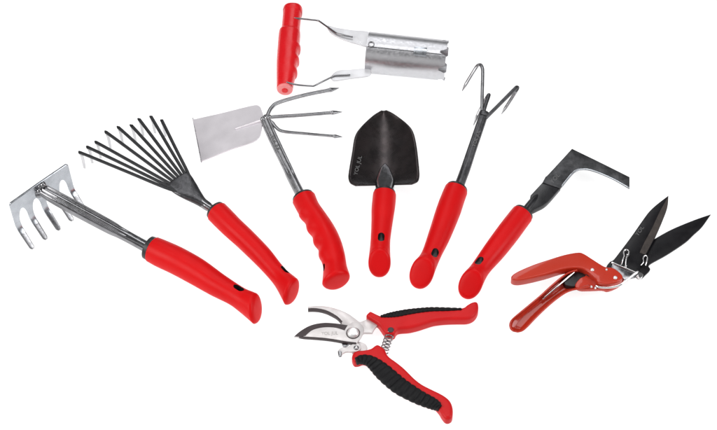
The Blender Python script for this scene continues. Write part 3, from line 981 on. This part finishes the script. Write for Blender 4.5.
def ridged(pts, count, k, flat, amp=.07):
    d = catmull(pts, k)
    cs = [at(*p[:3]) for p in d]
    m = len(cs)
    rad = []
    for i, p in enumerate(d):
        ph = abs(math.sin(math.pi * count * i / (m - 1)))
        e = 1 - amp + amp * ph ** .6
        end = min(1, i / 3, (m - 1 - i) / 3) ** .5 if 0 < i < m - 1 else .12
        s_ = px_m(cs[i])
        rad.append((p[3] * .5 * s_ * e * max(end, .3), flat * .001 * (.70 + .30 * ph ** .6) * max(end, .3)))
    bm = bmesh.new()
    sweep(bm, cs, rad, Vector((0, 0, 1)), 26, superround(.75), dome=.0003)
    return bm


bm = ridged([(355.6, 361.6, 14.5, 6), (361.6, 359.6, 14.5, 9.6), (369, 360.8, 14.5, 12.2), (375.6, 365.2, 14.5, 15.6), (383, 371.8, 14.5, 18.6), (392, 379.8, 14.5, 19.4), (400.6, 386.6, 14.5, 19.2), (411, 393, 14.5, 17.6), (421, 398.4, 14.5, 15.6), (430.4, 402.6, 14.5, 13.6), (436.6, 405.8, 14.5, 10.6), (440.2, 408.8, 14.5, 5)],
            20, 24, 4.6)
part('grip_pad', bm, 'black_rubber', lh, 60)
bm = ridged([(380.4, 317.4, 15, 2.4), (388.4, 316, 15.2, 6.0), (397, 314.6, 15.4, 7.6), (408, 312.6, 15.4, 7.2), (420, 311, 15.4, 6.2), (432, 310.0, 15.4, 5.4), (447, 310.0, 15.4, 4.4), (462, 310, 15.2, 2.4)], 19, 30, 3.4)
part('grip_pad', bm, 'black_rubber', uh, 60)
# coil spring
P0, P1 = at(390.6, 331.4, 12), at(384.0, 352, 10)
axs = (P1 - P0); SL = axs.length; axs.normalize()
e1 = axs.cross(Vector((0, 0, 1))).normalized(); e2 = axs.cross(e1)
cs = []
for i in range(181):
    f = i / 180
    a = 2 * math.pi * 6.5 * f
    cs.append(P0 + axs * SL * f + (e1 * math.cos(a) + e2 * math.sin(a)) * (.0044 - .0004 * f))
bm = bmesh.new()
sweep(bm, cs, [(.00072, .00072)] * len(cs), [c - (P0 + axs * (c - P0).dot(axs)) for c in cs], 8, dome=.0001)
part('coil_spring', bm, 'gun_steel', t, 70)
bm = bmesh.new(); disc(bm, 390.8, 329.6, 15.5, 16.8, 6.4, 28, dome=.0002, cone=.94)
part('spring_seat', bm, 'dark_brown', uh, 60)

# ================================================================== shooting table (the surface), its added underlight and the other lamps
m, nt, b = new_mat('white_acrylic')
N, L = nt.nodes, nt.links
N.remove(b)
df = N.new('ShaderNodeBsdfDiffuse'); df.inputs['Color'].default_value = (.86, .86, .86, 1)
tr = N.new('ShaderNodeBsdfTranslucent'); tr.inputs['Color'].default_value = (.86, .86, .86, 1)  # lets the added underlight through to whiten the sheet
mx = N.new('ShaderNodeMixShader'); mx.inputs[0].default_value = .5
tcn = N.new('ShaderNodeTexCoord')
nz = N.new('ShaderNodeTexNoise'); nz.inputs['Scale'].default_value = 3
mrn = N.new('ShaderNodeMapRange'); mrn.inputs['To Min'].default_value = .48; mrn.inputs['To Max'].default_value = .52
L.new(tcn.outputs['Object'], nz.inputs['Vector']); L.new(nz.outputs['Fac'], mrn.inputs['Value']); L.new(mrn.outputs['Result'], mx.inputs[0])
L.new(df.outputs[0], mx.inputs[1]); L.new(tr.outputs[0], mx.inputs[2])
L.new(mx.outputs[0], N['Material Output'].inputs['Surface'])
me = bpy.data.meshes.new('table_surface')
bm = bmesh.new()
bmesh.ops.create_grid(bm, x_segments=8, y_segments=8, size=1.6)
bm.to_mesh(me); bm.free()
me.materials.append(m)
tab = bpy.data.objects.new('table_surface', me)
tab['kind'] = 'structure'
tab['label'] = 'plain white lit surface under all the tools'
col.objects.link(tab)


def area(name, loc, target, sx, sy, power, color=(1, 1, 1)):
    d = bpy.data.lights.new(name, 'AREA')
    d.shape = 'RECTANGLE'; d.size = sx; d.size_y = sy; d.energy = power; d.color = color
    o = bpy.data.objects.new(name, d)
    o.location = loc
    o.rotation_euler = (Vector(target) - Vector(loc)).to_track_quat('-Z', 'Y').to_euler()
    col.objects.link(o)
    return o


area('added_underlight', (0, 0, -.9), (0, 0, 0), 3.4, 3.4, 80)  # unseen lamp added beneath the sheet to wash out shadows
area('left_softbox', (-1.35, -.55, 1.0), (0, 0, 0), 1.0, .9, 19, (1, .985, .97))
area('right_softbox', (1.4, -.35, 1.0), (0, 0, 0), .9, .9, 14, (.985, .99, 1))
area('top_softbox', (0, .28, 1.5), (0, 0, 0), 1.7, .35, 7)
area('back_streak_light', (.03, 1.5, 1.7), (0, 0, 0), .55, 1.5, 7.0, (.985, .99, 1))  # unseen strip added to lighten flat steel and streak the trowel blade
area('front_fill_light', (0, -2.2, 1.5), (0, 0, 0), 2.6, 1.6, 6.5, (1, .99, .98))  # unseen dim fill added for the planter tube's reflections

w = bpy.data.worlds.new('World')
scene.world = w
w.use_nodes = True
w.node_tree.nodes['Background'].inputs['Color'].default_value = (.16, .16, .163, 1)
w.node_tree.nodes['Background'].inputs['Strength'].default_value = 1.0

scene.render.engine = 'CYCLES'
scene.view_settings.view_transform = 'Standard'
scene.view_settings.look = 'None'
scene.view_settings.exposure = 0
scene.view_settings.gamma = 1
